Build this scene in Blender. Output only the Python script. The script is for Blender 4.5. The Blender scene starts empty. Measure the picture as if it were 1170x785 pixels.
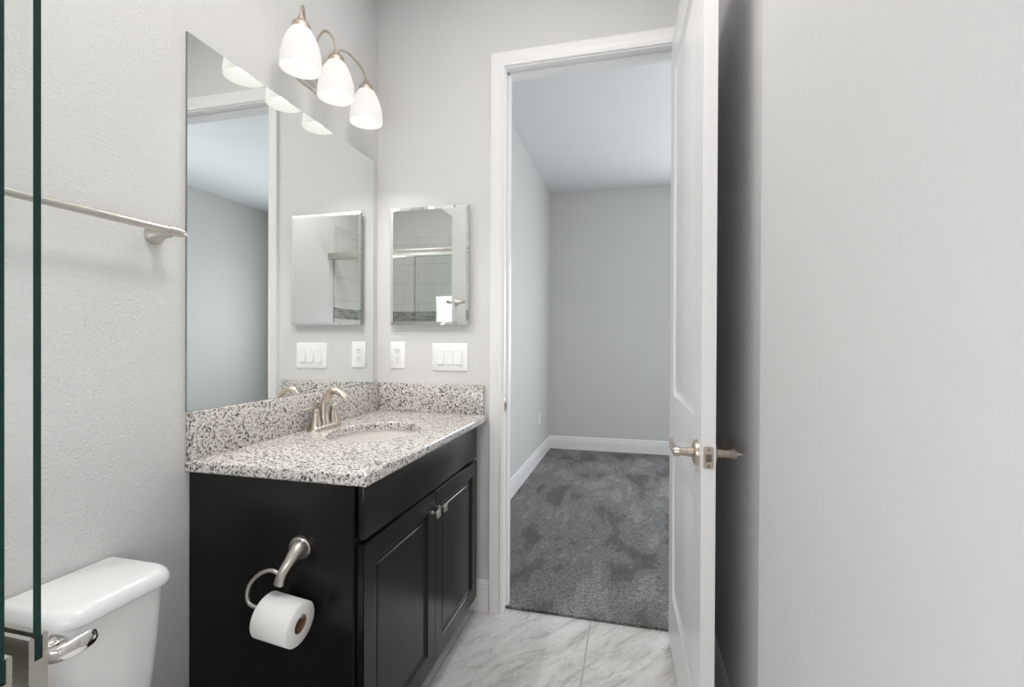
import bpy, bmesh, math, random
from mathutils import Vector, Matrix
sc = bpy.context.scene
COL = sc.collection
PI = math.pi
V = Vector

# ------------------------------------------------------------------ camera
cam_data = bpy.data.cameras.new('camera')
cam = bpy.data.objects.new('camera', cam_data)
COL.objects.link(cam)
cam_data.sensor_fit = 'HORIZONTAL'
cam_data.sensor_width = 36.0
cam_data.lens = 546.7 / 1170 * 36.0
cam_data.clip_start = 0.02
right = V((0.9699097, 0.24342723, 0.00428473))
up = V((-0.00518611, 0.00306211, 0.99998186))
fwd = V((-0.2434097, 0.96991433, -0.00423241))
m = Matrix((right, up, -fwd)).transposed().to_4x4()
m.translation = V((0, 0, 1.22))
cam.matrix_world = m
sc.camera = cam

# ------------------------------------------------------------------ world, exposure
sc.view_settings.view_transform = 'Standard'
sc.view_settings.look = 'None'
sc.view_settings.gamma = 1.0
sc.view_settings.use_curve_mapping = False
sc.view_settings.exposure = 0.0
world = bpy.data.worlds.new('world')
sc.world = world
world.use_nodes = True
bg = world.node_tree.nodes['Background']
bg.inputs['Color'].default_value = (0.72, 0.84, 1.0, 1)
bg.inputs['Strength'].default_value = 1.5


def area_light(name, loc, target_dir, sx, sy, watts, col, shape='RECTANGLE'):
    l = bpy.data.lights.new(name, 'AREA')
    l.shape = shape
    l.size = sx
    l.size_y = sy
    l.energy = watts
    l.color = col
    o = bpy.data.objects.new(name, l)
    COL.objects.link(o)
    o.location = loc
    o.rotation_euler = V(target_dir).to_track_quat('-Z', 'Y').to_euler()
    return o


DAY = (0.93, 0.97, 1.0)
WARM = (1.0, 0.975, 0.955)
area_light('window_daylight_and_fill', (1.0, 5.34, 1.45), (0, -1, 0), 0.74, 1.30, 32, DAY)
area_light('window_daylight_and_fill', (2.26, 3.05, 1.45), (-1, 0, 0), 1.0, 1.30, 27, DAY)  # added to brighten the bedroom walls, from an invented side window
area_light('added_shower_fill', (-0.45, -0.385, 1.04), (0, 1, 0.05), 1.0, 0.60, 9, (1.0, 0.99, 0.985))  # added fill from behind the camera, at an invented shower window
area_light('added_dome_fill', (-0.30, 0.85, 2.80), (0, 0, -1), 0.38, 0.38, 9, WARM, 'DISK')  # added overhead fill, set below an invented ceiling fixture
fl = bpy.data.lights.new('bounce_fill', 'SPOT')        # added fill spot aimed at the ceiling, standing in for a flash
fl.energy = 160
fl.color = WARM
fl.spot_size = math.radians(74)
fl.spot_blend = 0.6
fl.shadow_soft_size = 0.05
flo = bpy.data.objects.new('bounce_fill', fl)
COL.objects.link(flo)
flo.location = (-0.35, 0.35, 1.75)
flo.rotation_euler = V((-0.05, 0.42, 1.0)).to_track_quat('-Z', 'Y').to_euler()
BULB_WATTS = 1.1


# ------------------------------------------------------------------ materials
def new_mat(name, color=(0.8, 0.8, 0.8), rough=0.5, metal=0.0, spec=0.5):
    mt = bpy.data.materials.new(name)
    mt.use_nodes = True
    b = mt.node_tree.nodes['Principled BSDF']
    b.inputs['Base Color'].default_value = (*color, 1)
    b.inputs['Roughness'].default_value = rough
    b.inputs['Metallic'].default_value = metal
    b.inputs['Specular IOR Level'].default_value = spec
    return mt, mt.node_tree, b


def node(nt, kind, **kw):
    n = nt.nodes.new(kind)
    for k, v in kw.items():
        if k in n.inputs:
            n.inputs[k].default_value = v
        else:
            setattr(n, k, v)
    return n


def ramp(nt, stops, interp='LINEAR'):
    r = nt.nodes.new('ShaderNodeValToRGB')
    cr = r.color_ramp
    cr.interpolation = interp
    while len(cr.elements) < len(stops):
        cr.elements.new(0.5)
    for e, (p, c) in zip(cr.elements, stops):
        e.position = p
        e.color = (*c, 1) if len(c) == 3 else c
    return r


def coords(nt):
    return node(nt, 'ShaderNodeNewGeometry').outputs['Position']


def wall_paint(name, color, bump=0.35, scale=110):
    mt, nt, b = new_mat(name, color, 0.55, 0, 0.3)
    p = coords(nt)
    n = node(nt, 'ShaderNodeTexNoise', Scale=scale, Detail=3.0, Roughness=0.55)
    nt.links.new(p, n.inputs['Vector'])
    r = ramp(nt, [(0.42, (0, 0, 0)), (0.68, (1, 1, 1))])
    nt.links.new(n.outputs['Fac'], r.inputs['Fac'])
    bu = node(nt, 'ShaderNodeBump', Strength=bump, Distance=0.0022)
    nt.links.new(r.outputs['Color'], bu.inputs['Height'])
    nt.links.new(bu.outputs['Normal'], b.inputs['Normal'])
    return mt


M_wall = wall_paint('orange_peel_paint', (0.70, 0.693, 0.684), 0.55, 165)
M_wall_soft = wall_paint('soft_orange_peel_paint', (0.70, 0.693, 0.684), 0.07, 90)
M_bedwall = wall_paint('bedroom_paint', (0.63, 0.63, 0.61), 0.1)
M_ceil = wall_paint('ceiling_paint', (0.76, 0.77, 0.78), 0.15)
M_trim = new_mat('white_trim_paint', (0.86, 0.85, 0.84), 0.32, 0, 0.5)[0]
M_plastic = new_mat('white_plastic', (0.86, 0.86, 0.85), 0.3)[0]
M_porc = new_mat('porcelain', (0.87, 0.87, 0.865), 0.12, 0, 0.6)[0]
M_basin = new_mat('warm_white_porcelain', (0.80, 0.77, 0.735), 0.12, 0, 0.6)[0]
M_dark = new_mat('dark_slot', (0.05, 0.05, 0.05), 0.6)[0]
M_dim_metal = new_mat('tarnished_steel', (0.30, 0.27, 0.24), 0.35, 1.0)[0]
M_chrome = new_mat('chrome', (0.82, 0.80, 0.78), 0.08, 1.0)[0]
M_mirror = new_mat('mirror_silver', (0.88, 0.90, 0.89), 0.0, 1.0)[0]
M_mirror_edge = new_mat('mirror_glass_edge', (0.22, 0.24, 0.23), 0.2)[0]
M_bevel = new_mat('mirror_bevel', (0.93, 0.95, 0.94), 0.02, 1.0)[0]
M_card = new_mat('brown_cardboard', (0.22, 0.13, 0.075), 0.85)[0]


def brushed(name, color, rough):
    mt, nt, b = new_mat(name, color, rough, 1.0)
    tc = node(nt, 'ShaderNodeTexCoord')
    mp = node(nt, 'ShaderNodeMapping')
    mp.inputs['Scale'].default_value = (40, 40, 900)
    nt.links.new(tc.outputs['Object'], mp.inputs['Vector'])
    n = node(nt, 'ShaderNodeTexNoise', Scale=1.0, Detail=2.0)
    nt.links.new(mp.outputs['Vector'], n.inputs['Vector'])
    r = ramp(nt, [(0.3, (rough - 0.06,) * 3), (0.7, (rough + 0.08,) * 3)])
    nt.links.new(n.outputs['Fac'], r.inputs['Fac'])
    nt.links.new(r.outputs['Color'], b.inputs['Roughness'])
    return mt


M_nickel = brushed('brushed_nickel', (0.54, 0.48, 0.41), 0.33)
M_nickel_pale = brushed('pale_satin_nickel', (0.59, 0.56, 0.52), 0.33)


def granite():
    mt, nt, b = new_mat('speckled_granite', (0.7, 0.68, 0.66), 0.16, 0, 0.5)
    p = coords(nt)
    d = node(nt, 'ShaderNodeTexNoise', Scale=120.0, Detail=2.0)
    nt.links.new(p, d.inputs['Vector'])
    mx = node(nt, 'ShaderNodeMixRGB', blend_type='ADD')
    mx.inputs['Fac'].default_value = 0.006
    nt.links.new(p, mx.inputs['Color1'])
    nt.links.new(d.outputs['Color'], mx.inputs['Color2'])
    v = node(nt, 'ShaderNodeTexVoronoi', Scale=210.0)
    nt.links.new(mx.outputs['Color'], v.inputs['Vector'])
    s = node(nt, 'ShaderNodeSeparateColor')
    nt.links.new(v.outputs['Color'], s.inputs['Color'])
    r = ramp(nt, [(0.0, (0.035, 0.035, 0.037)), (0.07, (0.14, 0.135, 0.13)), (0.17, (0.31, 0.295, 0.28)),
                  (0.30, (0.53, 0.50, 0.475)), (0.46, (0.72, 0.69, 0.66)), (0.82, (0.70, 0.635, 0.595))], 'CONSTANT')
    nt.links.new(s.outputs[0], r.inputs['Fac'])
    n2 = node(nt, 'ShaderNodeTexNoise', Scale=330.0, Detail=3.0, Roughness=0.7)
    nt.links.new(p, n2.inputs['Vector'])
    r2 = ramp(nt, [(0.32, (0.5, 0.5, 0.5)), (0.48, (1, 1, 1)), (0.7, (1.15, 1.15, 1.14))])
    nt.links.new(n2.outputs['Fac'], r2.inputs['Fac'])
    mm = node(nt, 'ShaderNodeMixRGB', blend_type='MULTIPLY')
    mm.inputs['Fac'].default_value = 1.0
    nt.links.new(r.outputs['Color'], mm.inputs['Color1'])
    nt.links.new(r2.outputs['Color'], mm.inputs['Color2'])
    nt.links.new(mm.outputs['Color'], b.inputs['Base Color'])
    return mt


M_granite = granite()


def espresso():
    mt, nt, b = new_mat('espresso_lacquer', (0.007, 0.0066, 0.0062), 0.27, 0, 0.3)
    return mt


M_espresso = espresso()


def floor_tile():
    mt, nt, b = new_mat('grey_veined_tile', (0.6, 0.6, 0.6), 0.28)
    p = coords(nt)
    # veins
    mp = node(nt, 'ShaderNodeMapping')
    mp.vector_type = 'TEXTURE'
    mp.inputs['Rotation'].default_value = (0, 0, math.radians(52))
    mp.inputs['Scale'].default_value = (1.0, 0.30, 1.0)
    nt.links.new(p, mp.inputs['Vector'])
    n = node(nt, 'ShaderNodeTexNoise', Scale=4.2, Detail=10.0, Roughness=0.68, Distortion=0.7)
    nt.links.new(mp.outputs['Vector'], n.inputs['Vector'])
    r = ramp(nt, [(0.28, (0.34, 0.325, 0.31)), (0.38, (0.50, 0.48, 0.46)), (0.50, (0.66, 0.64, 0.615)),
                  (0.66, (0.75, 0.73, 0.71))])
    nt.links.new(n.outputs['Fac'], r.inputs['Fac'])
    n3 = node(nt, 'ShaderNodeTexNoise', Scale=2.6, Detail=7.0, Roughness=0.62, Distortion=1.2)
    nt.links.new(mp.outputs['Vector'], n3.inputs['Vector'])
    r3 = ramp(nt, [(0.485, (1, 1, 1)), (0.5, (0.62, 0.61, 0.60)), (0.515, (1, 1, 1))])
    nt.links.new(n3.outputs['Fac'], r3.inputs['Fac'])
    mv = node(nt, 'ShaderNodeMixRGB', blend_type='MULTIPLY')
    mv.inputs['Fac'].default_value = 0.7
    nt.links.new(r.outputs['Color'], mv.inputs['Color1'])
    nt.links.new(r3.outputs['Color'], mv.inputs['Color2'])
    # grout grid: lines every 0.52 m through x=-0.69 and y=1.56
    sx = node(nt, 'ShaderNodeSeparateXYZ')
    nt.links.new(p, sx.inputs['Vector'])
    masks = []
    for ax, off, half in ((0, -0.69, 0.26), (1, 1.56, 0.305)):
        a = node(nt, 'ShaderNodeMath', operation='SUBTRACT')
        nt.links.new(sx.outputs[ax], a.inputs[0]); a.inputs[1].default_value = off
        w = node(nt, 'ShaderNodeMath', operation='PINGPONG')
        nt.links.new(a.outputs[0], w.inputs[0]); w.inputs[1].default_value = half
        g = node(nt, 'ShaderNodeMath', operation='LESS_THAN')
        nt.links.new(w.outputs[0], g.inputs[0]); g.inputs[1].default_value = 0.0028
        masks.append(g)
    mxm = node(nt, 'ShaderNodeMath', operation='MAXIMUM')
    nt.links.new(masks[0].outputs[0], mxm.inputs[0]); nt.links.new(masks[1].outputs[0], mxm.inputs[1])
    mg = node(nt, 'ShaderNodeMixRGB')
    nt.links.new(mxm.outputs[0], mg.inputs['Fac'])
    nt.links.new(mv.outputs['Color'], mg.inputs['Color1'])
    mg.inputs['Color2'].default_value = (0.40, 0.385, 0.37, 1)
    nt.links.new(mg.outputs['Color'], b.inputs['Base Color'])
    bu = node(nt, 'ShaderNodeBump', Strength=0.5, Distance=0.0015)
    bu.invert = True
    nt.links.new(mxm.outputs[0], bu.inputs['Height'])
    nt.links.new(bu.outputs['Normal'], b.inputs['Normal'])
    return mt


M_tile = floor_tile()


def shower_tile():
    mt, nt, b = new_mat('shower_wall_tile', (0.62, 0.61, 0.58), 0.22)
    p = coords(nt)
    sx = node(nt, 'ShaderNodeSeparateXYZ')
    nt.links.new(p, sx.inputs['Vector'])
    ad = node(nt, 'ShaderNodeMath', operation='ADD')
    nt.links.new(sx.outputs[0], ad.inputs[0]); nt.links.new(sx.outputs[1], ad.inputs[1])
    cb = node(nt, 'ShaderNodeCombineXYZ')
    nt.links.new(ad.outputs[0], cb.inputs[0]); nt.links.new(sx.outputs[2], cb.inputs[1])
    br = node(nt, 'ShaderNodeTexBrick', Scale=1.0)
    br.offset = 0.5
    br.inputs['Color1'].default_value = (0.66, 0.655, 0.63, 1)
    br.inputs['Color2'].default_value = (0.63, 0.625, 0.60, 1)
    br.inputs['Mortar'].default_value = (0.50, 0.49, 0.47, 1)
    br.inputs['Mortar Size'].default_value = 0.003
    br.inputs['Brick Width'].default_value = 0.33
    br.inputs['Row Height'].default_value = 0.2
    nt.links.new(cb.outputs[0], br.inputs['Vector'])
    b2 = node(nt, 'ShaderNodeTexBrick', Scale=1.0)
    b2.inputs['Color1'].default_value = (0.16, 0.17, 0.16, 1)
    b2.inputs['Color2'].default_value = (0.36, 0.36, 0.33, 1)
    b2.inputs['Mortar'].default_value = (0.40, 0.39, 0.37, 1)
    b2.inputs['Mortar Size'].default_value = 0.002
    b2.inputs['Brick Width'].default_value = 0.05
    b2.inputs['Row Height'].default_value = 0.0255
    nt.links.new(cb.outputs[0], b2.inputs['Vector'])
    g1 = node(nt, 'ShaderNodeMath', operation='GREATER_THAN'); g1.inputs[1].default_value = 1.42
    g2 = node(nt, 'ShaderNodeMath', operation='LESS_THAN'); g2.inputs[1].default_value = 1.52
    nt.links.new(sx.outputs[2], g1.inputs[0]); nt.links.new(sx.outputs[2], g2.inputs[0])
    mu = node(nt, 'ShaderNodeMath', operation='MULTIPLY')
    nt.links.new(g1.outputs[0], mu.inputs[0]); nt.links.new(g2.outputs[0], mu.inputs[1])
    mg = node(nt, 'ShaderNodeMixRGB')
    nt.links.new(mu.outputs[0], mg.inputs['Fac'])
    nt.links.new(br.outputs['Color'], mg.inputs['Color1'])
    nt.links.new(b2.outputs['Color'], mg.inputs['Color2'])
    nt.links.new(mg.outputs['Color'], b.inputs['Base Color'])
    return mt


M_shower = shower_tile()


def carpet():
    mt, nt, b = new_mat('grey_plush_carpet', (0.2, 0.2, 0.2), 0.95, 0, 0.05)
    p = coords(nt)
    mpc = node(nt, 'ShaderNodeMapping')
    mpc.inputs['Rotation'].default_value = (0, 0, math.radians(14))
    mpc.inputs['Scale'].default_value = (1.5, 0.62, 1.0)
    nt.links.new(p, mpc.inputs['Vector'])
    big = node(nt, 'ShaderNodeTexNoise', Scale=2.7, Detail=4.0, Roughness=0.6, Distortion=0.3)
    nt.links.new(mpc.outputs['Vector'], big.inputs['Vector'])
    r = ramp(nt, [(0.36, (0.085, 0.087, 0.083)), (0.43, (0.12, 0.122, 0.118)), (0.45, (0.18, 0.182, 0.178)), (0.55, (0.205, 0.205, 0.202)),
                  (0.57, (0.265, 0.265, 0.262)), (0.7, (0.295, 0.293, 0.29))])
    nt.links.new(big.outputs['Fac'], r.inputs['Fac'])
    fine = node(nt, 'ShaderNodeTexNoise', Scale=130.0, Detail=5.0, Roughness=0.85)
    nt.links.new(p, fine.inputs['Vector'])
    r2 = ramp(nt, [(0.40, (0.12, 0.12, 0.12)), (0.62, (1.9, 1.88, 1.86))])
    nt.links.new(fine.outputs['Fac'], r2.inputs['Fac'])
    mm = node(nt, 'ShaderNodeMixRGB', blend_type='MULTIPLY')
    mm.inputs['Fac'].default_value = 1.0
    nt.links.new(r.outputs['Color'], mm.inputs['Color1'])
    nt.links.new(r2.outputs['Color'], mm.inputs['Color2'])
    nt.links.new(mm.outputs['Color'], b.inputs['Base Color'])
    bu = node(nt, 'ShaderNodeBump', Strength=1.0, Distance=0.012)
    nt.links.new(fine.outputs['Fac'], bu.inputs['Height'])
    nt.links.new(bu.outputs['Normal'], b.inputs['Normal'])
    b.inputs['Sheen Weight'].default_value = 0.25
    return mt


M_carpet = carpet()


def clear_glass(name, tint):
    mt = bpy.data.materials.new(name)
    mt.use_nodes = True
    nt = mt.node_tree
    nt.nodes.clear()
    out = node(nt, 'ShaderNodeOutputMaterial')
    tr = node(nt, 'ShaderNodeBsdfTransparent'); tr.inputs['Color'].default_value = (*tint, 1)
    gl = node(nt, 'ShaderNodeBsdfGlossy'); gl.inputs['Roughness'].default_value = 0.0
    lw = node(nt, 'ShaderNodeLayerWeight'); lw.inputs['Blend'].default_value = 0.5
    pw = node(nt, 'ShaderNodeMath', operation='POWER'); pw.inputs[1].default_value = 5.0
    nt.links.new(lw.outputs['Facing'], pw.inputs[0])
    fr = node(nt, 'ShaderNodeMath', operation='MULTIPLY_ADD')
    nt.links.new(pw.outputs[0], fr.inputs[0]); fr.inputs[1].default_value = 0.96; fr.inputs[2].default_value = 0.04
    mx = node(nt, 'ShaderNodeMixShader')
    nt.links.new(fr.outputs[0], mx.inputs[0])
    nt.links.new(tr.outputs[0], mx.inputs[1])
    nt.links.new(gl.outputs[0], mx.inputs[2])
    nt.links.new(mx.outputs[0], out.inputs['Surface'])
    return mt


M_glass = clear_glass('clear_shower_glass', (0.985, 0.995, 0.99))
M_winglass = clear_glass('window_glass', (0.97, 0.98, 0.98))
M_glass_edge = new_mat('green_glass_edge', (0.010, 0.036, 0.030), 0.2, 0, 0.25)[0]


def lamp_glass():
    mt = bpy.data.materials.new('frosted_lamp_glass')
    mt.use_nodes = True
    nt = mt.node_tree
    nt.nodes.clear()
    out = node(nt, 'ShaderNodeOutputMaterial')
    tl = node(nt, 'ShaderNodeBsdfTranslucent'); tl.inputs['Color'].default_value = (0.25, 0.245, 0.24, 1)
    df = node(nt, 'ShaderNodeBsdfDiffuse'); df.inputs['Color'].default_value = (0.5, 0.5, 0.49, 1)
    mx = node(nt, 'ShaderNodeMixShader'); mx.inputs[0].default_value = 0.6
    nt.links.new(tl.outputs[0], mx.inputs[1]); nt.links.new(df.outputs[0], mx.inputs[2])
    em = node(nt, 'ShaderNodeEmission'); em.inputs['Color'].default_value = (1, 0.97, 0.93, 1)
    em.inputs['Strength'].default_value = 0.56
    ad = node(nt, 'ShaderNodeAddShader')
    nt.links.new(mx.outputs[0], ad.inputs[0]); nt.links.new(em.outputs[0], ad.inputs[1])
    nt.links.new(ad.outputs[0], out.inputs['Surface'])
    return mt


M_shade = lamp_glass()


def emitter(name, col, s):
    mt = bpy.data.materials.new(name)
    mt.use_nodes = True
    nt = mt.node_tree
    nt.nodes.clear()
    out = node(nt, 'ShaderNodeOutputMaterial')
    em = node(nt, 'ShaderNodeEmission'); em.inputs['Color'].default_value = (*col, 1)
    em.inputs['Strength'].default_value = s
    nt.links.new(em.outputs[0], out.inputs['Surface'])
    return mt


M_bulb = emitter('lit_bulb', (1, 0.96, 0.9), 3.0)
M_can = emitter('added_ceiling_lens', (1, 0.97, 0.92), 3.0)


def paper():
    mt, nt, b = new_mat('white_tissue', (0.86, 0.855, 0.84), 0.9, 0, 0.1)
    p = coords(nt)
    n = node(nt, 'ShaderNodeTexNoise', Scale=700.0, Detail=2.0)
    nt.links.new(p, n.inputs['Vector'])
    bu = node(nt, 'ShaderNodeBump', Strength=0.25, Distance=0.0006)
    nt.links.new(n.outputs['Fac'], bu.inputs['Height'])
    nt.links.new(bu.outputs['Normal'], b.inputs['Normal'])
    return mt


M_paper = paper()


# ------------------------------------------------------------------ mesh helpers
def B():
    return bmesh.new()


def box(bm, x0, x1, y0, y1, z0, z1, bev=0.0, seg=2, mi=0):
    r = bmesh.ops.create_cube(bm, size=1.0)
    vs = r['verts']
    for v in vs:
        v.co = V((x0 + (v.co.x + .5) * (x1 - x0), y0 + (v.co.y + .5) * (y1 - y0), z0 + (v.co.z + .5) * (z1 - z0)))
    fs = set(f for v in vs for f in v.link_faces)
    for f in fs:
        f.material_index = mi
    if bev > 0:
        es = list(set(e for v in vs for e in v.link_edges))
        bmesh.ops.bevel(bm, geom=es, offset=bev, segments=seg, profile=0.5, affect='EDGES')
    return bm


def quad(bm, pts, mi=0):
    f = bm.faces.new([bm.verts.new(p) for p in pts])
    f.material_index = mi
    return f


def prism(bm, poly, fn, a, b):
    """poly: list of (p,q); fn(p,q,s)->xyz; extruded from s=a to s=b"""
    A = [bm.verts.new(fn(p, q, a)) for p, q in poly]
    C_ = [bm.verts.new(fn(p, q, b)) for p, q in poly]
    n = len(poly)
    for i in range(n):
        j = (i + 1) % n
        bm.faces.new((A[i], A[j], C_[j], C_[i]))
    bm.faces.new(A[::-1])
    bm.faces.new(C_)
    return bm


def loft(bm, rings, cap0=True, cap1=True, closed=False):
    R = [[bm.verts.new(p) for p in r] for r in rings]
    n = len(R[0])
    pairs = list(zip(R[:-1], R[1:]))
    if closed:
        pairs.append((R[-1], R[0]))
    for a, b in pairs:
        for i in range(n):
            j = (i + 1) % n
            bm.faces.new((a[i], a[j], b[j], b[i]))
    if not closed:
        if cap0:
            bm.faces.new(R[0][::-1])
        if cap1:
            bm.faces.new(R[-1])
    return bm


def axes_for(d):
    d = V(d).normalized()
    t = V((0, 0, 1)) if abs(d.z) < 0.9 else V((1, 0, 0))
    a = t.cross(d).normalized()
    return a, d.cross(a).normalized(), d


def lathe(bm, prof, origin, axis=(0, 0, 1), n=32, cap0=True, cap1=True, closed=False):
    """prof: list of (radius, height along axis)"""
    a, b, d = axes_for(axis)
    o = V(origin)
    rings = [[o + d * h + (a * math.cos(2 * PI * i / n) + b * math.sin(2 * PI * i / n)) * max(r, 1e-5) for i in range(n)]
             for r, h in prof]
    return loft(bm, rings, cap0, cap1, closed)


def catmull(pts, k=8):
    P = [V(p) for p in pts]
    P = [P[0] * 2 - P[1]] + P + [P[-1] * 2 - P[-2]]
    out = []
    for i in range(1, len(P) - 2):
        p0, p1, p2, p3 = P[i - 1:i + 3]
        for j in range(k):
            t = j / k
            out.append(0.5 * ((2 * p1) + (-p0 + p2) * t + (2 * p0 - 5 * p1 + 4 * p2 - p3) * t * t
                              + (-p0 + 3 * p1 - 3 * p2 + p3) * t ** 3))
    out.append(P[-2])
    return out


def tube(bm, pts, rad, n=14, k=8, flat=None):
    """rad: number or per-control-point list; flat: list of (ra,rb) ellipse per control point"""
    path = catmull(pts, k) if k else [V(p) for p in pts]
    m_ = len(pts)
    def val(seq, s):
        i = min(int(s), m_ - 2)
        f = s - i
        return seq[i] * (1 - f) + seq[i + 1] * f
    rings = []
    a_prev = None
    for i, p in enumerate(path):
        t = (path[min(i + 1, len(path) - 1)] - path[max(i - 1, 0)]).normalized()
        if a_prev is None:
            a = axes_for(t)[0]
        else:
            a = (a_prev - t * a_prev.dot(t)).normalized()
        a_prev = a
        b = t.cross(a)
        s = i / (len(path) - 1) * (m_ - 1)
        if flat:
            ra = val([f[0] for f in flat], s); rb = val([f[1] for f in flat], s)
        elif isinstance(rad, (list, tuple)):
            ra = rb = val(rad, s)
        else:
            ra = rb = rad
        rings.append([p + a * (ra * math.cos(2 * PI * q / n)) + b * (rb * math.sin(2 * PI * q / n)) for q in range(n)])
    return loft(bm, rings)


def rrect(x0, x1, y0, y1, r, n=6, z=0.0, rb=None):
    """rounded rectangle outline; r for the +x corners, rb (default r) for the -x corners"""
    rb = r if rb is None else rb
    pts = []
    for (cx, cy, a0, rr) in ((x1 - r, y1 - r, 0, r), (x0 + rb, y1 - rb, 90, rb), (x0 + rb, y0 + rb, 180, rb), (x1 - r, y0 + r, 270, r)):
        for i in range(n + 1):
            a = math.radians(a0 + 90 * i / n)
            pts.append(V((cx + rr * math.cos(a), cy + rr * math.sin(a), z)))
    return pts


def ellipse(cx, cy, a, b, z, n=48):
    return [V((cx + a * math.cos(2 * PI * i / n), cy + b * math.sin(2 * PI * i / n), z)) for i in range(n)]


def panel_slab(bm, U0, U1, Z0, Z1, panels, rings, T, fn, both=True):
    """slab from t=0 (front) to t=T (back); panels [(u0,u1,z0,z1)] stacked, same u; rings [(inset, depth)]; fn(u,t,z)->xyz"""
    u0, u1 = panels[0][0], panels[0][1]
    us = [U0, u0, u1, U1]
    zs = [Z0] + [z for p in sorted(panels, key=lambda p: p[2]) for z in (p[2], p[3])] + [Z1]
    def face(tf, flip):
        def F(pts):
            vs = [bm.verts.new(fn(*p)) for p in pts]
            bm.faces.new(vs[::-1] if flip else vs)
        for i in range(3):
            for j in range(len(zs) - 1):
                a, b, c, d = us[i], us[i + 1], zs[j], zs[j + 1]
                if i == 1 and j % 2 == 1:
                    prev = (0, 0)
                    for ins, dep in rings:
                        q0 = [(a + prev[0], tf(prev[1]), c + prev[0]), (b - prev[0], tf(prev[1]), c + prev[0]),
                              (b - prev[0], tf(prev[1]), d - prev[0]), (a + prev[0], tf(prev[1]), d - prev[0])]
                        q1 = [(a + ins, tf(dep), c + ins), (b - ins, tf(dep), c + ins), (b - ins, tf(dep), d - ins), (a + ins, tf(dep), d - ins)]
                        for k in range(4):
                            F([q0[k], q0[(k + 1) % 4], q1[(k + 1) % 4], q1[k]])
                        prev = (ins, dep)
                    F(q1)
                else:
                    F([(a, tf(0), c), (b, tf(0), c), (b, tf(0), d), (a, tf(0), d)])
    face(lambda d: d, False)
    if both:
        face(lambda d: T - d, True)
    else:
        quad(bm, [fn(U0, T, Z0), fn(U0, T, Z1), fn(U1, T, Z1), fn(U1, T, Z0)])
    for i in range(3):
        a, b = us[i], us[i + 1]
        for z in (Z0, Z1):
            quad(bm, [fn(a, 0, z), fn(b, 0, z), fn(b, T, z), fn(a, T, z)])
    for j in range(len(zs) - 1):
        c, d = zs[j], zs[j + 1]
        for u in (U0, U1):
            quad(bm, [fn(u, 0, c), fn(u, 0, d), fn(u, T, d), fn(u, T, c)])
    bmesh.ops.remove_doubles(bm, verts=bm.verts, dist=1e-5)
    return bm


def obj(name, bm, mats, parent=None, base=None, smooth=True, angle=35):
    """link ONE mesh; geometry is given in world space and shifted to its thing's base"""
    if base is None:
        base = V((0, 0, 0))
        q = parent
        while q is not None:
            base = base + q.location
            q = q.parent
    base = V(base)
    bmesh.ops.recalc_face_normals(bm, faces=bm.faces)
    for v in bm.verts:
        v.co -= base
    me = bpy.data.meshes.new(name)
    bm.to_mesh(me)
    bm.free()
    for mt in (mats if isinstance(mats, (list, tuple)) else [mats]):
        me.materials.append(mt)
    if smooth:
        for p in me.polygons:
            p.use_smooth = True
        me.set_sharp_from_angle(angle=math.radians(angle))
    o = bpy.data.objects.new(name, me)
    COL.objects.link(o)
    if parent is not None:
        o.parent = parent
    else:
        o.location = base
    return o


def tag(o, label, cat, group=None):
    o['label'] = label
    o['category'] = cat
    if group:
        o['group'] = group
    return o


def thing(name, label, cat, base, group=None):
    o = bpy.data.objects.new(name, None)
    o.empty_display_size = 0.05
    COL.objects.link(o)
    o.location = base
    return tag(o, label, cat, group)


def struct(name, bm, mats, parent=None, smooth=False):
    o = obj(name, bm, mats, parent, smooth=smooth)
    if parent is None:
        o['kind'] = 'structure'
    return o


# ------------------------------------------------------------------ the setting
XL, YF, CEIL = -1.188, 2.074, 2.893          # mirror wall, doorway wall, ceiling
YB2 = 2.195                                   # bedroom face of the doorway wall
XBL, XBR, YBF = -0.908, 2.30, 5.375           # bedroom
XR, XRN = 0.305, 0.262                        # right wall behind the door / nearer the camera
YC = XRN / 0.2345                             # corner of the nearer right wall
YS = -0.42                                    # back tile wall of the shower
JL, JR, JT = -0.556, 0.200, 2.444             # door jamb faces

struct('floor', box(B(), XL - .1, 0.42, YS - .1, 2.115, -0.1, 0.0), M_tile)
struct('ceiling', box(B(), XL - .1, XBR + .1, YS - .1, YBF + .1, CEIL, CEIL + .1), M_ceil)
struct('wall_left', box(B(), XL - .1, XL, YS, YF, 0.0, CEIL), M_wall)
b = B()
box(b, XL - .1, JL - .018, YF, YB2, 0, CEIL)
box(b, JL - .018, JR + .018, YF, YB2, JT + .018, CEIL)
box(b, JR + .018, XBR, YF, YB2, 0, CEIL)
struct('wall_front', b, M_wall_soft)
# right wall: a nearer, slightly prouder stretch with a rounded corner
b = B()
poly = [(XRN, YS)]
rr = 0.014
for i in range(7):
    a = math.radians(90 * i / 6)
    poly.append((XRN + rr - rr * math.cos(a), YC - rr + rr * math.sin(a)))
poly += [(XR, YC), (XR, YF), (XR + .12, YF), (XR + .12, YS)]
prism(b, poly, lambda p, q, s: (p, q, s), 0.0, CEIL)
struct('wall_right', b, M_wall_soft, smooth=True)
SX0, SX1, SZ0, SZ1 = -1.0, 0.10, 0.70, 1.38
b = B()
box(b, XL - .1, SX0, YS - .1, YS, 0, CEIL)
box(b, SX1, XR + .12, YS - .1, YS, 0, CEIL)
box(b, SX0, SX1, YS - .1, YS, 0, SZ0)
box(b, SX0, SX1, YS - .1, YS, SZ1, CEIL)
struct('wall_back', b, M_wall)
b = B()
box(b, XL, SX0, YS, YS + .012, 0, 2.27)
box(b, SX1, XRN, YS, YS + .012, 0, 2.27)
box(b, SX0, SX1, YS, YS + .012, 0, SZ0)
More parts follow.
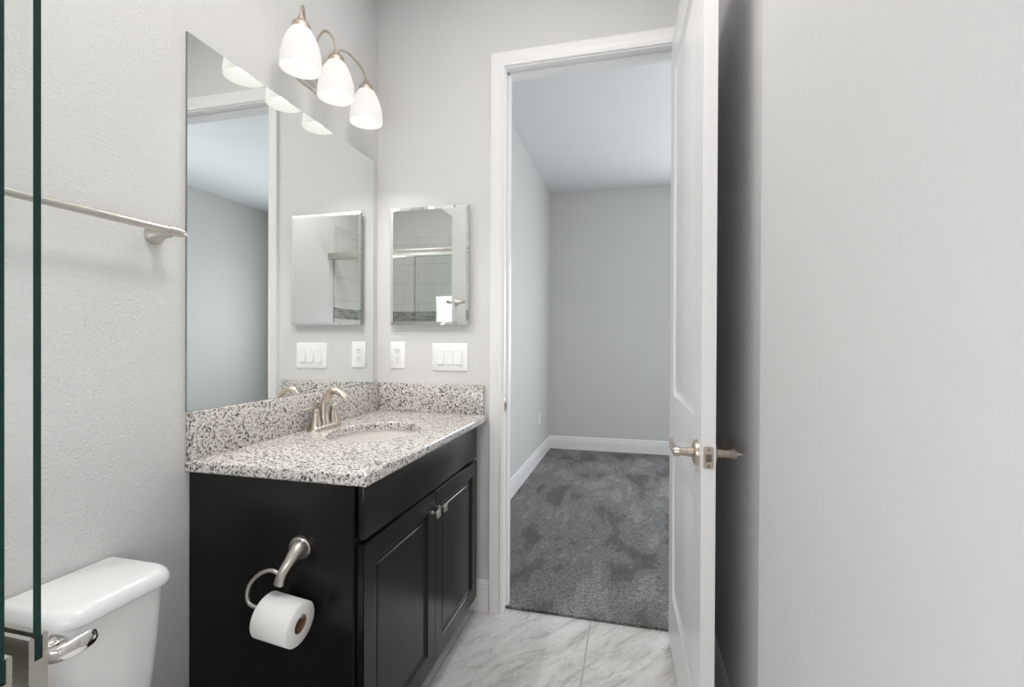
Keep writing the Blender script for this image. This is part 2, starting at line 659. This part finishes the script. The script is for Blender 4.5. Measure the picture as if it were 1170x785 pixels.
box(b, SX0, SX1, YS, YS + .012, SZ1, 2.27)
box(b, XRN - .010, XRN, YS + .012, 0.275, 0, 2.27, 0.003)
struct('trim_1', b, M_shower)
# bedroom shell
struct('carpet', box(B(), XBL, XBR, 2.110, YBF, -0.09, 0.012, 0.004), M_carpet)
struct('wall_bedroom_left', box(B(), XBL - .1, XBL, YB2, YBF, 0, CEIL), M_bedwall)
WX0, WX1, WZ0, WZ1 = 0.58, 1.42, 0.76, 2.15
b = B()
box(b, XBL - .1, WX0, YBF, YBF + .1, 0, CEIL)
box(b, WX1, XBR + .1, YBF, YBF + .1, 0, CEIL)
box(b, WX0, WX1, YBF, YBF + .1, 0, WZ0)
box(b, WX0, WX1, YBF, YBF + .1, WZ1, CEIL)
struct('wall_bedroom_far', b, M_bedwall)
b = B()
box(b, XBR, XBR + .1, YF, 2.5, 0, CEIL)
box(b, XBR, XBR + .1, 3.6, YBF, 0, CEIL)
box(b, XBR, XBR + .1, 2.5, 3.6, 0, WZ0)
box(b, XBR, XBR + .1, 2.5, 3.6, WZ1, CEIL)
struct('wall_bedroom_right', b, M_bedwall)


def window(name, fn, w, z0, z1):
    """fn(u,t,z): u along the opening, t outward"""
    b = B()
    fr = 0.045
    for (a0, a1, c0, c1) in ((0, w, z0, z0 + fr), (0, w, z1 - fr, z1), (0, fr, z0 + fr, z1 - fr), (w - fr, w, z0 + fr, z1 - fr),
                             (fr, w - fr, (z0 + z1) / 2 - .02, (z0 + z1) / 2 + .02)):
        P0 = fn(a0, 0.05, c0); P1 = fn(a1, 0.09, c1)
        box(b, min(P0[0], P1[0]), max(P0[0], P1[0]), min(P0[1], P1[1]), max(P0[1], P1[1]), c0, c1, 0.004)
    o = struct(name, b, M_trim)
    b = B()
    P0 = fn(fr, 0.066, z0 + fr); P1 = fn(w - fr, 0.072, z1 - fr)
    box(b, min(P0[0], P1[0]), max(P0[0], P1[0]), min(P0[1], P1[1]), max(P0[1], P1[1]), z0 + fr, z1 - fr)
    obj('window_pane', b, M_winglass, o)
    return o


window('window_1', lambda u, t, z: (WX0 + u, YBF + t, z), WX1 - WX0, WZ0, WZ1)

window('added_window_2', lambda u, t, z: (XBR + t, 2.5 + u, z), 1.1, WZ0, WZ1)  # invented second bedroom window, added for its light on the walls

window('added_window_3', lambda u, t, z: (SX0 + u, YS - t, z), SX1 - SX0, SZ0, SZ1)  # invented shower window, out of view, added as a fill source

# baseboards
BB = [(0, 0), (0.014, 0), (0.014, 0.088), (0.0125, 0.093), (0.0125, 0.104), (0.009, 0.112), (0.009, 0.124), (0.005, 0.134), (0, 0.137)]


def baseboard(name, fn, a, b_, z0=0.0, h=1.0):
    b = B()
    prism(b, [(p, z0 + q * h) for p, q in BB], fn, a, b_)
    return struct(name, b, M_trim)


baseboard('baseboard_front', lambda p, q, s: (s, YF - p, q), -1.0, -0.6215)
baseboard('baseboard_right', lambda p, q, s: (XR - p, s, q), YC, YF - 0.02)
baseboard('baseboard_bedroom_left', lambda p, q, s: (XBL + p, s, q), YB2, YBF, 0.012, 1.06)
baseboard('baseboard_bedroom_far', lambda p, q, s: (s, YBF - p, q), XBL, XBR, 0.012, 1.06)

# door jamb with stop, and casing
b = B()
box(b, JL - .018, JL, YF, YB2, 0, JT)
box(b, JR, JR + .018, YF, YB2, 0, JT)
box(b, JL - .018, JR + .018, YF, YB2, JT, JT + .018)
for (x0, x1, z0, z1) in ((JL, JL + .011, 0, JT), (JR - .011, JR, 0, JT), (JL, JR, JT - .011, JT)):
    box(b, x0, x1, YF + .042, YF + .080, z0, z1, 0.0025)
jamb = struct('trim_2', b, M_trim)
CAS = [(0, 0), (0, .007), (.004, .010), (.010, .0115), (.014, .0095), (.030, .0125), (.040, .0165), (.046, .0165), (.050, .019),
       (.056, .019), (.0565, .015), (.0565, 0)]
b = B()
cx0, cx1, cz = JL - .005, JR + .005, JT + .006
rings = []
for (fx, fz) in ((-1, 0), (-1, 1), (1, 1), (1, 0)):
    rings.append([V(((cx0 - a) if fx < 0 else (cx1 + a), YF - d, (cz + a) if fz else 0.0)) for a, d in CAS])
loft(b, rings)
struct('trim_3', b, M_trim, smooth=True)
sp = tag(obj('strike_plate', box(B(), JL, JL + .0015, YF + .004, YF + .036, 0.905, 0.962, 0.0006), M_nickel, base=(JL, YF + .02, 0.905)),
         'small metal strike plate on the left door jamb', 'strike plate')
obj('latch_hole', box(B(), JL + .0014, JL + .0019, YF + .012, YF + .026, 0.922, 0.945), M_dark, sp)

# ------------------------------------------------------------------ open door
HP = V((0.151, 2.060, 0)); LP = V((0.173, 1.305, 0))
dv = (LP - HP).normalized(); nv = V((-dv.y, dv.x, 0))
if nv.x < 0:
    nv = -nv
DW = (LP - HP).length
DF = lambda u, t, z: HP + dv * u + nv * t + V((0, 0, z))
b = B()
panel_slab(b, 0, DW, 0.016, 2.432, [(0.118, DW - 0.118, 0.236, 0.800), (0.118, DW - 0.118, 1.015, 2.285)],
           [(0.006, 0.005), (0.018, 0.0095), (0.026, 0.0095), (0.058, 0.0035)], 0.035, DF)
door = struct('door_1', b, M_trim, smooth=True)
door['label'] = 'white two-panel door standing open into the bathroom'
LU, LZ = DW - 0.060, 0.925


def lever_set(side):
    o = -1 if side == 0 else 1
    t0 = 0.0 if side == 0 else 0.035
    T = lambda u, t, z: DF(LU + u, t0 + o * t, LZ + z)
    b = B()
    lathe(b, [(0.0335, 0), (0.0335, 0.004), (0.031, 0.009), (0.024, 0.0115), (0.016, 0.013)], T(0, 0, 0), nv * o, 36)
    rose = obj('rose', b, M_nickel, door)
    b = B()
    lathe(b, [(0.0125, 0.011), (0.0125, 0.028), (0.0112, 0.029), (0.0112, 0.044), (0.0135, 0.045), (0.0135, 0.058), (0.011, 0.062)], T(0, 0, 0), nv * o, 24)
    obj('neck', b, M_nickel, door)
    b = B()
    tube(b, [T(0.006, 0.054, 0), T(-0.022, 0.058, 0.002), T(-0.06, 0.059, 0.006), T(-0.095, 0.057, 0.008), T(-0.112, 0.054, 0.008)], 0,
         flat=[(0.010, 0.012), (0.0085, 0.012), (0.007, 0.011), (0.0065, 0.010), (0.005, 0.007)])
    obj('lever', b, M_nickel, door)
    if side == 1:
        b = B()
        lathe(b, [(0.0045, 0.060), (0.0045, 0.068), (0.003, 0.069), (0.0015, 0.080)], T(0, 0, 0), nv * o, 14)
        obj('lock_button', b, M_chrome, door)


lever_set(0)
lever_set(1)
# latch plate on the leading edge
b = B()
loft(b, [[DF(DW + e, 0.0175 + p.x, LZ + p.y) for p in rrect(-.0125, .0125, -.0285, .0285, .006, 5)] for e in (-0.001, 0.0016)])
latch = obj('latch_plate', b, M_nickel, door)
b = B()
for s in (-1, 1):
    lathe(b, [(0.0042, 0.0), (0.0042, 0.0022), (0.002, 0.0026)], DF(DW, 0.0175, LZ + s * 0.0205), dv, 14)
obj('screw', b, M_dim_metal, latch)
b = B()
prism(b, [(-.0075, 0.0), (.0075, 0.0), (.0075, 0.003), (-.0055, 0.011), (-.0075, 0.011)], lambda p, q, s: DF(DW + q, 0.0175 + p, LZ + s), -0.009, 0.009)
obj('latch_bolt', b, M_dim_metal, latch)
for z in (0.22, 1.22, 2.22):
    b = B()
    lathe(b, [(0.007, -0.045), (0.007, 0.045)], (JR - 0.002, YF - 0.008, z), (0, 0, 1), 12)
    obj('hinge', b, M_nickel, door)

# ------------------------------------------------------------------ vanity cabinet
VY0, VY1, VXF = 1.066, 1.980, -0.652
T_F = 0.020
vb = thing('vanity_cabinet', 'black espresso two-door vanity cabinet under the granite countertop', 'cabinet', (-0.91, 1.523, 0))
b = B()
box(b, XL + .001, -0.677, VY0, VY0 + .016, 0.100, 0.858, 0.0008, 1)
box(b, XL + .001, -0.677, VY1 - .016, VY1, 0.100, 0.858, 0.0008, 1)
box(b, XL + .001, XL + .009, VY0 + .016, VY1 - .016, 0.100, 0.858)
box(b, XL + .001, -0.677, VY0 + .016, VY1 - .016, 0.100, 0.116)
box(b, XL + .001, -0.735, VY0 + .0005, VY1, 0.0, 0.100)
obj('carcass', b, M_espresso, vb)
b = B()
box(b, -0.6765, VXF - T_F - .002, VY0, VY0 + .045, 0.100, 0.858, 0.001, 1)
box(b, -0.6765, VXF - T_F - .002, VY1 - .045, VY1, 0.100, 0.858, 0.001, 1)
box(b, -0.6765, VXF - T_F - .002, VY0 + .045, VY1 - .045, 0.100, 0.135, 0.001, 1)
box(b, -0.6765, VXF - T_F - .002, VY0 + .045, VY1 - .045, 0.690, 0.730, 0.001, 1)
box(b, -0.6765, VXF - T_F - .002, VY0 + .045, VY1 - .045, 0.835, 0.858, 0.001, 1)
obj('face_frame', b, M_espresso, vb)
FY0, FY1, FYM = 1.076, 1.978, 1.529
obj('false_drawer_front', box(B(), VXF - T_F, VXF, FY0, FY1, 0.716, 0.852, 0.003, 2), M_espresso, vb)


def cab_door(y0, y1, knob_y):
    b = B()
    panel_slab(b, y0, y1, 0.112, 0.704, [(y0 + .056, y1 - .056, 0.168, 0.648)],
               [(0.003, 0.004), (0.008, 0.005), (0.013, 0.009), (0.016, 0.0095), (0.024, 0.0095), (0.027, 0.0075), (0.031, 0.0075)], T_F,
               lambda u, t, z: (VXF - t, u, z), both=False)
    bmesh.ops.bevel(b, geom=[e for e in b.edges if len(e.link_faces) == 2 and e.calc_face_angle(0) > 1.5
                             and all(abs(v.co.x - VXF) < 1e-4 for v in e.verts)], offset=0.0025, segments=2, affect='EDGES')
    d = obj('door', b, M_espresso, vb, angle=20)
    b = B()
    lathe(b, [(0.0065, -0.001), (0.0065, 0.002), (0.0045, 0.004), (0.0045, 0.020)], (VXF, knob_y, 0.640), (1, 0, 0), 16)
    box(b, VXF + .018, VXF + .028, knob_y - .0125, knob_y + .0125, 0.640 - .0125, 0.640 + .0125, 0.002)
    obj('knob', b, M_nickel_pale, d)


cab_door(FY0, FYM - .0015, FYM - .030)
cab_door(FYM + .0015, FY1, FYM + .030)

# ------------------------------------------------------------------ countertop, sink, splashes
CZ = 0.889
SKX, SKY, SKA, SKB = -0.915, 1.585, 0.152, 0.200
NSEG = 64


def slab_with_hole():
    b = B()
    X0, X1, Y0, Y1 = XL + .001, -0.632, 1.053, YF - .001
    z0, z1 = 0.859, CZ
    r = 0.012
    out = []
    # outline sampled with the same number of points as the oval, matched by angle
    raw = []
    R_ = 0.012
    # near front corner (x1,y0) rounded
    raw += [V((X0, Y0, 0))]
    for i in range(6):
        a = math.radians(-90 + 90 * i / 5)
        raw.append(V((X1 - R_ + R_ * math.cos(a), Y0 + R_ + R_ * math.sin(a), 0)))
    raw += [V((X1, Y1, 0)), V((X0, Y1, 0))]
    # resample along perimeter by angle around the sink centre
    c = V((SKX, SKY, 0))
    def hit(a):
        d = V((math.cos(a), math.sin(a), 0))
        best = None
        for p, q in zip(raw, raw[1:] + raw[:1]):
            e = q - p
            den = d.x * e.y - d.y * e.x
            if abs(den) < 1e-9:
                continue
            w = p - c
            t = (w.x * e.y - w.y * e.x) / den
            s = (w.x * d.y - w.y * d.x) / den
            if t > 0 and -1e-6 <= s <= 1 + 1e-6 and (best is None or t < best):
                best = t
        return c + d * best
    angs = sorted(set([2 * PI * i / NSEG for i in range(NSEG)] + [math.atan2((p - c).y, (p - c).x) % (2 * PI) for p in raw]))
    outer = [hit(a) for a in angs]
    def inner_pt(a, k=0.0):
        d = V((math.cos(a), math.sin(a), 0))
        rad = 1 / math.sqrt((d.x / (SKA + k)) ** 2 + (d.y / (SKB + k)) ** 2)
        return c + d * rad
    def shrink(p, k):
        q = p.copy()
        if q.x > X1 - 0.03: q.x = min(q.x, X1 - k) if q.x > X1 - k else q.x
        if q.y < Y0 + k: q.y = Y0 + k
        return q
    e = 0.006
    rings = [[p + V((0, 0, z0)) for p in [inner_pt(a) for a in angs]],
             [shrink(p, 0.003) + V((0, 0, z0)) for p in outer],
             [p + V((0, 0, z0 + .004)) for p in outer],
             [p + V((0, 0, z1 - e)) for p in outer],
             [shrink(p, e * 0.3) + V((0, 0, z1 - e * 0.3)) for p in outer],
             [shrink(p, e) + V((0, 0, z1)) for p in outer],
             [inner_pt(a, 0.003) + V((0, 0, z1)) for a in angs],
             [inner_pt(a) + V((0, 0, z1 - .003)) for a in angs]]
    loft(b, rings, closed=True)
    return b


tag(obj('countertop', slab_with_hole(), M_granite, base=(-0.91, 1.56, 0.859), angle=30),
    'speckled granite countertop with oval sink cutout on the black vanity', 'countertop')
tag(obj('backsplash', box(B(), XL + .001, XL + .021, 1.0545, YF - .001, CZ, 1.022, 0.002), M_granite, base=(XL + .01, 1.56, CZ)),
    'long granite backsplash strip below the large wall mirror', 'backsplash', 'granite backsplashes')
tag(obj('backsplash', box(B(), XL + .022, -0.648, YF - .021, YF - .001, CZ, 1.022, 0.002), M_granite, base=(-0.9, YF - .01, CZ)),
    'short granite backsplash strip below the outlet and light switches', 'backsplash', 'granite backsplashes')
sk = thing('sink', 'white oval undermount sink set into the granite countertop', 'sink', (SKX, SKY, 0.70))
b = B()
prof = [(1.12, 0.858), (1.03, 0.858), (1.02, 0.850), (0.985, 0.82), (0.90, 0.77), (0.72, 0.735), (0.45, 0.720), (0.12, 0.716)]
inn = [ellipse(SKX, SKY, SKA * s, SKB * s, z) for s, z in prof]
outr = [ellipse(SKX, SKY, SKA * s + .01, SKB * s + .01, z - .012) for s, z in prof[::-1]]
loft(b, inn + outr[:-1], cap0=False, cap1=False)
obj('basin', b, M_basin, sk)
b = B()
lathe(b, [(0.024, 0.7165), (0.024, 0.7195), (0.019, 0.7195), (0.016, 0.716)], (SKX, SKY, 0), n=24)
obj('drain', b, M_nickel, sk)

# ------------------------------------------------------------------ faucet
FX, FY = -1.128, 1.585
fa = thing('faucet', 'brushed nickel two-handle arched faucet behind the oval sink', 'faucet', (FX, FY, CZ))
b = B()
def oval(hx, hy, z, r):
    return rrect(FX - hx, FX + hx, FY - hy, FY + hy, r, 8, z)
loft(b, [oval(.027, .083, CZ, .0265), oval(.027, .083, CZ + .006, .0265), oval(.024, .080, CZ + .012, .0235),
         oval(.018, .070, CZ + .017, .0175)])
obj('base', b, M_nickel, fa)
b = B()
tube(b, [(FX, FY, CZ + .012), (FX - .004, FY, CZ + .055), (FX + .002, FY, CZ + .105), (FX + .027, FY, CZ + .139), (FX + .060, FY, CZ + .139),
         (FX + .084, FY, CZ + .122), (FX + .098, FY, CZ + .104)], 0, n=18,
     flat=[(.022, .020), (.018, .0165), (.016, .0145), (.015, .0135), (.0155, .0115), (.016, .0105), (.0165, .010)])
obj('spout', b, M_nickel, fa)
for s in (-1, 1):
    hy = FY + s * .052
    b = B()
    lathe(b, [(.0225, .010), (.0215, .018), (.0165, .038), (.0125, .058), (.0115, .066), (.0125, .068), (.0125, .074), (.0095, .080), (.002, .083)],
          (FX, hy, CZ), n=24)
    h = obj('handle', b, M_nickel, fa)
    b = B()
    tube(b, [(FX, hy - s * .004, CZ + .076), (FX - .002, hy + s * .018, CZ + .083), (FX - .004, hy + s * .042, CZ + .084), (FX - .006, hy + s * .074, CZ + .083)], 0, n=12,
         flat=[(.008, .0075), (.0075, .0055), (.0085, .004), (.006, .003)])
    obj('lever', b, M_nickel, h)
b = B()
lathe(b, [(.003, .012), (.003, .088), (.0065, .092), (.007, .099), (.004, .103)], (FX - .030, FY, CZ), n=12)
obj('lift_rod', b, M_nickel, fa)

# ------------------------------------------------------------------ mirrors
b = B()
MY0, MY1, MZ0, MZ1 = 1.054, 2.024, 1.0235, 2.063
box(b, XL, XL + .006, MY0, MY1, MZ0, MZ1, mi=1)
for f in b.faces:
    if f.normal.x > .9 or abs(f.calc_center_median().x - (XL + .006)) < 1e-5:
        f.material_index = 0
tag(obj('wall_mirror', b, [M_mirror, M_mirror_edge], base=(XL, 1.54, MZ0), smooth=False),
    'large frameless wall mirror above the granite backsplash', 'mirror')

mc = thing('medicine_cabinet', 'small medicine cabinet with a mirror door, on the wall above the light switches', 'medicine cabinet', (-0.91, YF, 1.28))
KX0, KX1, KZ0, KZ1 = -1.104, -0.716, 1.296, 1.840
obj('cabinet_box', box(B(), KX0 + .012, KX1 - .012, YF - .022, YF + .05, KZ0 + .012, KZ1 - .012, 0.001), M_plastic, mc)
b = B()
yf, yb = YF - .030, YF - .0222
bw = 0.013
o4 = [(KX0, KZ0), (KX1, KZ0), (KX1, KZ1), (KX0, KZ1)]
i4 = [(KX0 + bw, KZ0 + bw), (KX1 - bw, KZ0 + bw), (KX1 - bw, KZ1 - bw), (KX0 + bw, KZ1 - bw)]
for k in range(4):
    j = (k + 1) % 4
    quad(b, [(o4[k][0], yf + .0025, o4[k][1]), (o4[j][0], yf + .0025, o4[j][1]), (i4[j][0], yf, i4[j][1]), (i4[k][0], yf, i4[k][1])], 1)
    quad(b, [(o4[k][0], yf + .0025, o4[k][1]), (o4[j][0], yf + .0025, o4[j][1]), (o4[j][0], yb, o4[j][1]), (o4[k][0], yb, o4[k][1])], 2)
quad(b, [(x, yf, z) for x, z in i4], 0)
quad(b, [(x, yb, z) for x, z in o4][::-1], 2)
bmesh.ops.remove_doubles(b, verts=b.verts, dist=1e-6)
obj('mirror_door', b, [M_mirror, M_bevel, M_mirror_edge], mc, smooth=False)

# ------------------------------------------------------------------ outlets and switches
def plate_bm(fn, w, h):
    b = B()
    loft(b, [[fn(p.x, p.y, d) for p in rrect(-w / 2 + k, w / 2 - k, -h / 2 + k, h / 2 - k, .004, 4)] for d, k in ((0, 0), (.003, 0), (.0055, .003))])
    return b


def outlet(fn, w, h, label, base):
    t = thing('wall_outlet', label, 'outlet', base, 'white duplex outlets')
    obj('plate', plate_bm(fn, w, h), M_plastic, t)
    b = B()
    loft(b, [[fn(p.x, p.y, d) for p in rrect(-.0165, .0165, -.0335, .0335, .004, 4)] for d in (.005, .0075)])
    r = obj('receptacle', b, M_plastic, t)
    b = B()
    for s in (-1, 1):
        for dx, hh in ((-.006, .0045), (.006, .0038)):
            loft(b, [[fn(dx + x, s * .0185 + .003 + z, d) for x, z in ((-.0011, -hh), (.0011, -hh), (.0011, hh), (-.0011, hh))] for d in (.0070, .0079)])
        loft(b, [[fn(.0024 * math.cos(k * PI / 4), s * .0185 - .008 + .0024 * math.sin(k * PI / 4), d) for k in range(8)] for d in (.0070, .0079)])
    obj('slots', b, M_dark, r)
    return t


outlet(lambda u, z, d: V((-1.0785 + u, YF - d, 1.153 + z)), .078, .127, 'white duplex outlet on the wall left of the three light switches', (-1.0785, YF, 1.09))
outlet(lambda u, z, d: V((XBL + d, 4.78 + u, 0.44 + z)), .075, .118, 'white outlet low on the left bedroom wall above the carpet', (XBL, 4.78, 0.38))
sw = thing('light_switch', 'white three-rocker light switch plate beneath the medicine cabinet', 'light switch', (-0.814, YF, 1.08))
SF = lambda u, z, d: V((-0.814 + u, YF - d, 1.146 + z))
obj('plate', plate_bm(SF, .176, .127), M_plastic, sw)
for k in (-1, 0, 1):
    b = B()
    x = k * .046
    loft(b, [[SF(x + p.x, p.y, d) for p in rrect(-.0165, .0165, -.0335, .0335, .002, 3)] for d in (.005, .0068)])
    prism(b, [(-.031, .0065), (.031, .0065), (.031, .0072), (0, .0085), (-.031, .0125)], lambda z, d, s: SF(x + s, z, d), -.0145, .0145)
    obj('rocker', b, M_plastic, sw)
for k in (-1, 0, 1):
    for s in (-1, 1):
        b = B()
        lathe(b, [(.0028, 0.005), (.0028, .0062), (.001, .0066)], SF(k * .046, s * .049, 0), (0, -1, 0), 12)
        obj('screw', b, M_plastic, sw)

# ------------------------------------------------------------------ vanity light
LX = -1.070
LYS = (1.372, 1.566, 1.773)
vl = thing('vanity_light', 'brushed nickel vanity light with three frosted bell shades above the mirror', 'wall lamp', (XL, 1.57, 2.17))
b = B()
def plate_ring(k, x):
    pts = rrect(1.43 + k, 1.71 - k, 2.172 + k, 2.302 - k, .045 - k * .6, 6)
    return [V((x, p.x, p.y)) for p in pts]
loft(b, [plate_ring(0, XL), plate_ring(0, XL + .006), plate_ring(.006, XL + .010), plate_ring(.014, XL + .010), plate_ring(.020, XL + .020), plate_ring(.028, XL + .023)])
obj('back_plate', b, M_nickel_pale, vl)
for ly, py in zip(LYS, (1.525, 1.566, 1.615)):
    P = lambda f, z: (XL + .02 + (LX - XL - .02) * f, py + (ly - py) * f, z)
    b = B()
    tube(b, [P(0, 2.250), P(.06, 2.300), P(.22, 2.352), P(.50, 2.376), P(.78, 2.356), P(.96, 2.318), P(1.0, 2.275)], .0048, n=10)
    arm = obj('arm', b, M_nickel, vl)
    b = B()
    lathe(b, [(.006, 2.300), (.010, 2.292), (.013, 2.282), (.026, 2.272), (.030, 2.262), (.031, 2.250), (.028, 2.247)], (LX, ly, 0), n=28)
    obj('fitter_cap', b, M_nickel, arm)
    b = B()
    pr = [(.026, 2.258), (.034, 2.246), (.046, 2.226), (.056, 2.200), (.0625, 2.172), (.0655, 2.145), (.0665, 2.122)]
    pin = [(r - .003, z) for r, z in pr[::-1]]
    lathe(b, pr + [(.065, 2.1205)] + pin, (LX, ly, 0), n=40, cap0=False, cap1=False)
    shd = obj('shade', b, M_shade, arm)
    b = B()
    lathe(b, [(.012, 2.245), (.012, 2.215), (.018, 2.203), (.027, 2.188), (.0305, 2.168), (.028, 2.150), (.018, 2.139), (.002, 2.1355)], (LX, ly, 0), n=24)
    obj('bulb', b, M_bulb, arm)
    area_light('bulb_light', (LX, ly, 2.134), (0, 0, -1), .03, .03, BULB_WATTS, WARM, 'DISK').data.spread = 1.95

# ------------------------------------------------------------------ towel bar
tb = thing('towel_bar', 'satin nickel towel bar on the wall above the toilet', 'towel bar', (XL, 0.75, 1.49))
TX, TZ = -1.120, 1.493
b = B()
tube(b, [(TX, 0.505, TZ), (TX, 0.955, TZ)], .0088, n=16, k=0)
obj('bar', b, M_nickel_pale, tb)
for y, s in ((0.965, 1), (0.495, -1)):
    b = B()
    lathe(b, [(.026, 0), (.026, .004), (.022, .012), (.014, .028), (.0125, .045), (.0115, .062)], (XL, y, TZ - .004), (1, 0, .06), 28)
    lathe(b, [(.0105, -.016), (.0112, -.008), (.0112, .010), (.0085, .024), (.004, .034), (.0008, .037)], (TX, y, TZ), (0, s, 0), 20)
    obj('post', b, M_nickel_pale, tb)

# ------------------------------------------------------------------ toilet paper and holder
th = thing('toilet_paper_holder', 'satin nickel open-arm paper holder on the side of the vanity', 'toilet paper holder', (-0.83, VY0, 0.66))
RC = V((-0.8275, 1.000, 0.536))
b = B()
tube(b, [(-0.828, VY0 - .001, .686), (-0.827, VY0 - .008, .686), (-0.824, VY0 - .024, .684), (-0.826, VY0 - .046, .668), (-0.836, VY0 - .060, .643), (-0.842, VY0 - .064, .618)], 0, n=20,
     flat=[(.0300, .0300), (.0285, .0285), (.0185, .0185), (.0130, .0130), (.0120, .0115), (.0135, .0105)])
obj('post', b, M_nickel_pale, th)
b = B()
rz = RC.z + .0165
tube(b, [(-0.838, 1.003, .642), (-0.862, 1.002, .651), (-0.893, 1.001, .640), (-0.922, 1.0, .612), (-0.932, 1.0, .583), (-0.926, 1.0, .562), (-0.905, 1.0, rz + .002), (-0.87, 1.0, rz), (-0.785, 1.0, rz - .002), (-0.768, 1.0, rz - .001)], .0052, n=12)
obj('arm', b, M_nickel_pale, th)
tp = thing('toilet_paper_roll', 'white toilet paper roll hanging on the nickel holder', 'toilet paper', (RC.x, RC.y, RC.z - .053))
ax = V((0.9935, 0, -0.114)).normalized()
b = B()
L2 = .0515
lathe(b, [(.0215, -L2 + .0005), (.050, -L2), (.0528, -L2 + .003), (.0528, L2 - .003), (.050, L2), (.0215, L2 - .0005)], RC, ax, 56, closed=True)
obj('paper', b, M_paper, tp, angle=50)
b = B()
lathe(b, [(.0214, -L2 + .001), (.0214, L2 - .001), (.0202, L2 - .001), (.0202, -L2 + .001)], RC, ax, 40, closed=True)
obj('cardboard_core', b, M_card, tp)

# ------------------------------------------------------------------ toilet
to = thing('toilet', 'white toilet with flat tank lid between the shower glass and vanity', 'toilet', (-1.0, 0.76, 0))
TY0, TY1 = 0.638, 0.868
LXF = -0.992
b = B()
def tl(k, z, r=.045):
    return rrect(XL + .008 + k * .3, LXF - k, TY0 + k, TY1 - k, r, 8, z, .004)
loft(b, [tl(.006, .680), tl(.001, .682), tl(0, .686), tl(0, .692), tl(.0015, .700), tl(.005, .7075), tl(.011, .7125), tl(.018, .715)])
obj('tank_lid', b, M_porc, to, angle=60)
b = B()
def tk(k, z):
    return rrect(XL + .012, LXF - .012 - k, TY0 + .010 + k * .6, TY1 - .010 - k * .6, .04, 8, z, .012)
loft(b, [tk(.03, .37), tk(.02, .42), tk(.008, .55), tk(0, .679)])
obj('tank', b, M_porc, to, angle=60)
b = B()
yc = 0.765
loft(b, [ellipse(-0.80, yc, .16, .095, 0), ellipse(-0.80, yc, .15, .09, .06), ellipse(-0.78, yc, .17, .10, .18), ellipse(-0.74, yc, .23, .15, .30),
         ellipse(-0.72, yc, .25, .175, .37), ellipse(-0.72, yc, .25, .175, .385)])
box(b, -1.16, -0.86, yc - .09, yc + .09, .30, .372, .01)
obj('bowl', b, M_porc, to, angle=60)
b = B()
loft(b, [ellipse(-0.72, yc, .252, .178, .386), ellipse(-0.72, yc, .256, .182, .396), ellipse(-0.72, yc, .25, .176, .412), ellipse(-0.72, yc, .20, .13, .418)])
obj('seat_lid', b, M_plastic, to, angle=60)
b = B()
fx = LXF - .013
lathe(b, [(.016, -0.004), (.016, .006), (.011, .012), (.009, .028)], (-1.030, TY0 + .014, .660), (0, -1, 0), 18)
tube(b, [(-1.034, TY0 - .022, .660), (-1.010, TY0 - .024, .661), (-0.985, TY0 - .016, .662), (-0.976, TY0 + .010, .663), (-0.978, TY0 + .036, .664), (-0.980, TY0 + .046, .665)], 0, n=16,
     flat=[(.007, .010), (.008, .012), (.008, .014), (.007, .016), (.006, .015), (.004, .011)])
obj('flush_lever', b, M_chrome, to)

# ------------------------------------------------------------------ shower front: pony wall, sliding glass panels, header rail
b = B()
box(b, XL, -0.550, 0.285, 0.355, 0.0, 0.76, 0.004)
struct('wall_shower_stub', b, M_shower)


def glass_panel(y, x1, zb, label):
    t = thing('sliding_glass_panel', label, 'shower door', (-0.87, y, zb - .07), 'sliding glass shower panels')
    b = B()
    box(b, XL + .004, x1, y - .0033, y + .0033, zb - .02, 1.944)
    for f in b.faces:
        n = f.normal
        c = f.calc_center_median()
        f.material_index = 0 if abs(c.y - y) > .0030 else 1
    obj('glass_pane', b, [M_glass, M_glass_edge], t, smooth=False)
    # u-channel the pane stands in
    b = B()
    w = .0078
    prof = [(-w, zb - .070), (w, zb - .070), (w, zb + .002), (w - .0022, zb + .004), (.0034, zb + .001), (.0034, zb - .021), (-.0034, zb - .021), (-.0034, zb + .001), (-w + .0022, zb + .004), (-w, zb + .002)]
    prism(b, prof, lambda p, q, s: (s, y + p, q), XL + .003, x1 + .002)
    obj('bottom_channel', b, M_nickel_pale, t, smooth=False)


glass_panel(0.340, -0.563, 0.928, 'clear glass shower panel nearer the toilet, standing in a metal channel')
glass_panel(0.308, -0.5565, 0.925, 'clear glass shower panel at the left edge of the photo')
b = B()
box(b, XL, XRN, 0.290, 0.358, 1.945, 2.000, 0.006)
tag(obj('header_rail', b, M_nickel_pale, base=(-0.46, 0.324, 1.945)), 'metal header rail over the sliding glass shower panels', 'rail')

# ------------------------------------------------------------------ added ceiling fixture, unseen above the frame, to brighten the bathroom
x, y = -0.30, 0.85
t = thing('added_ceiling_light', 'added round ceiling fixture, out of view, that brightens the bathroom', 'ceiling light', (x, y, CEIL))
b = B()
lathe(b, [(.20, 0), (.20, -.028), (.188, -.030), (.188, 0)], (x, y, CEIL), n=48, closed=True)
obj('trim_ring', b, M_nickel, t)
b = B()
lathe(b, [(.187, -.002), (.187, -.030), (.16, -.055), (.10, -.075), (.002, -.082)], (x, y, CEIL), n=48)
obj('diffuser', b, M_can, t)
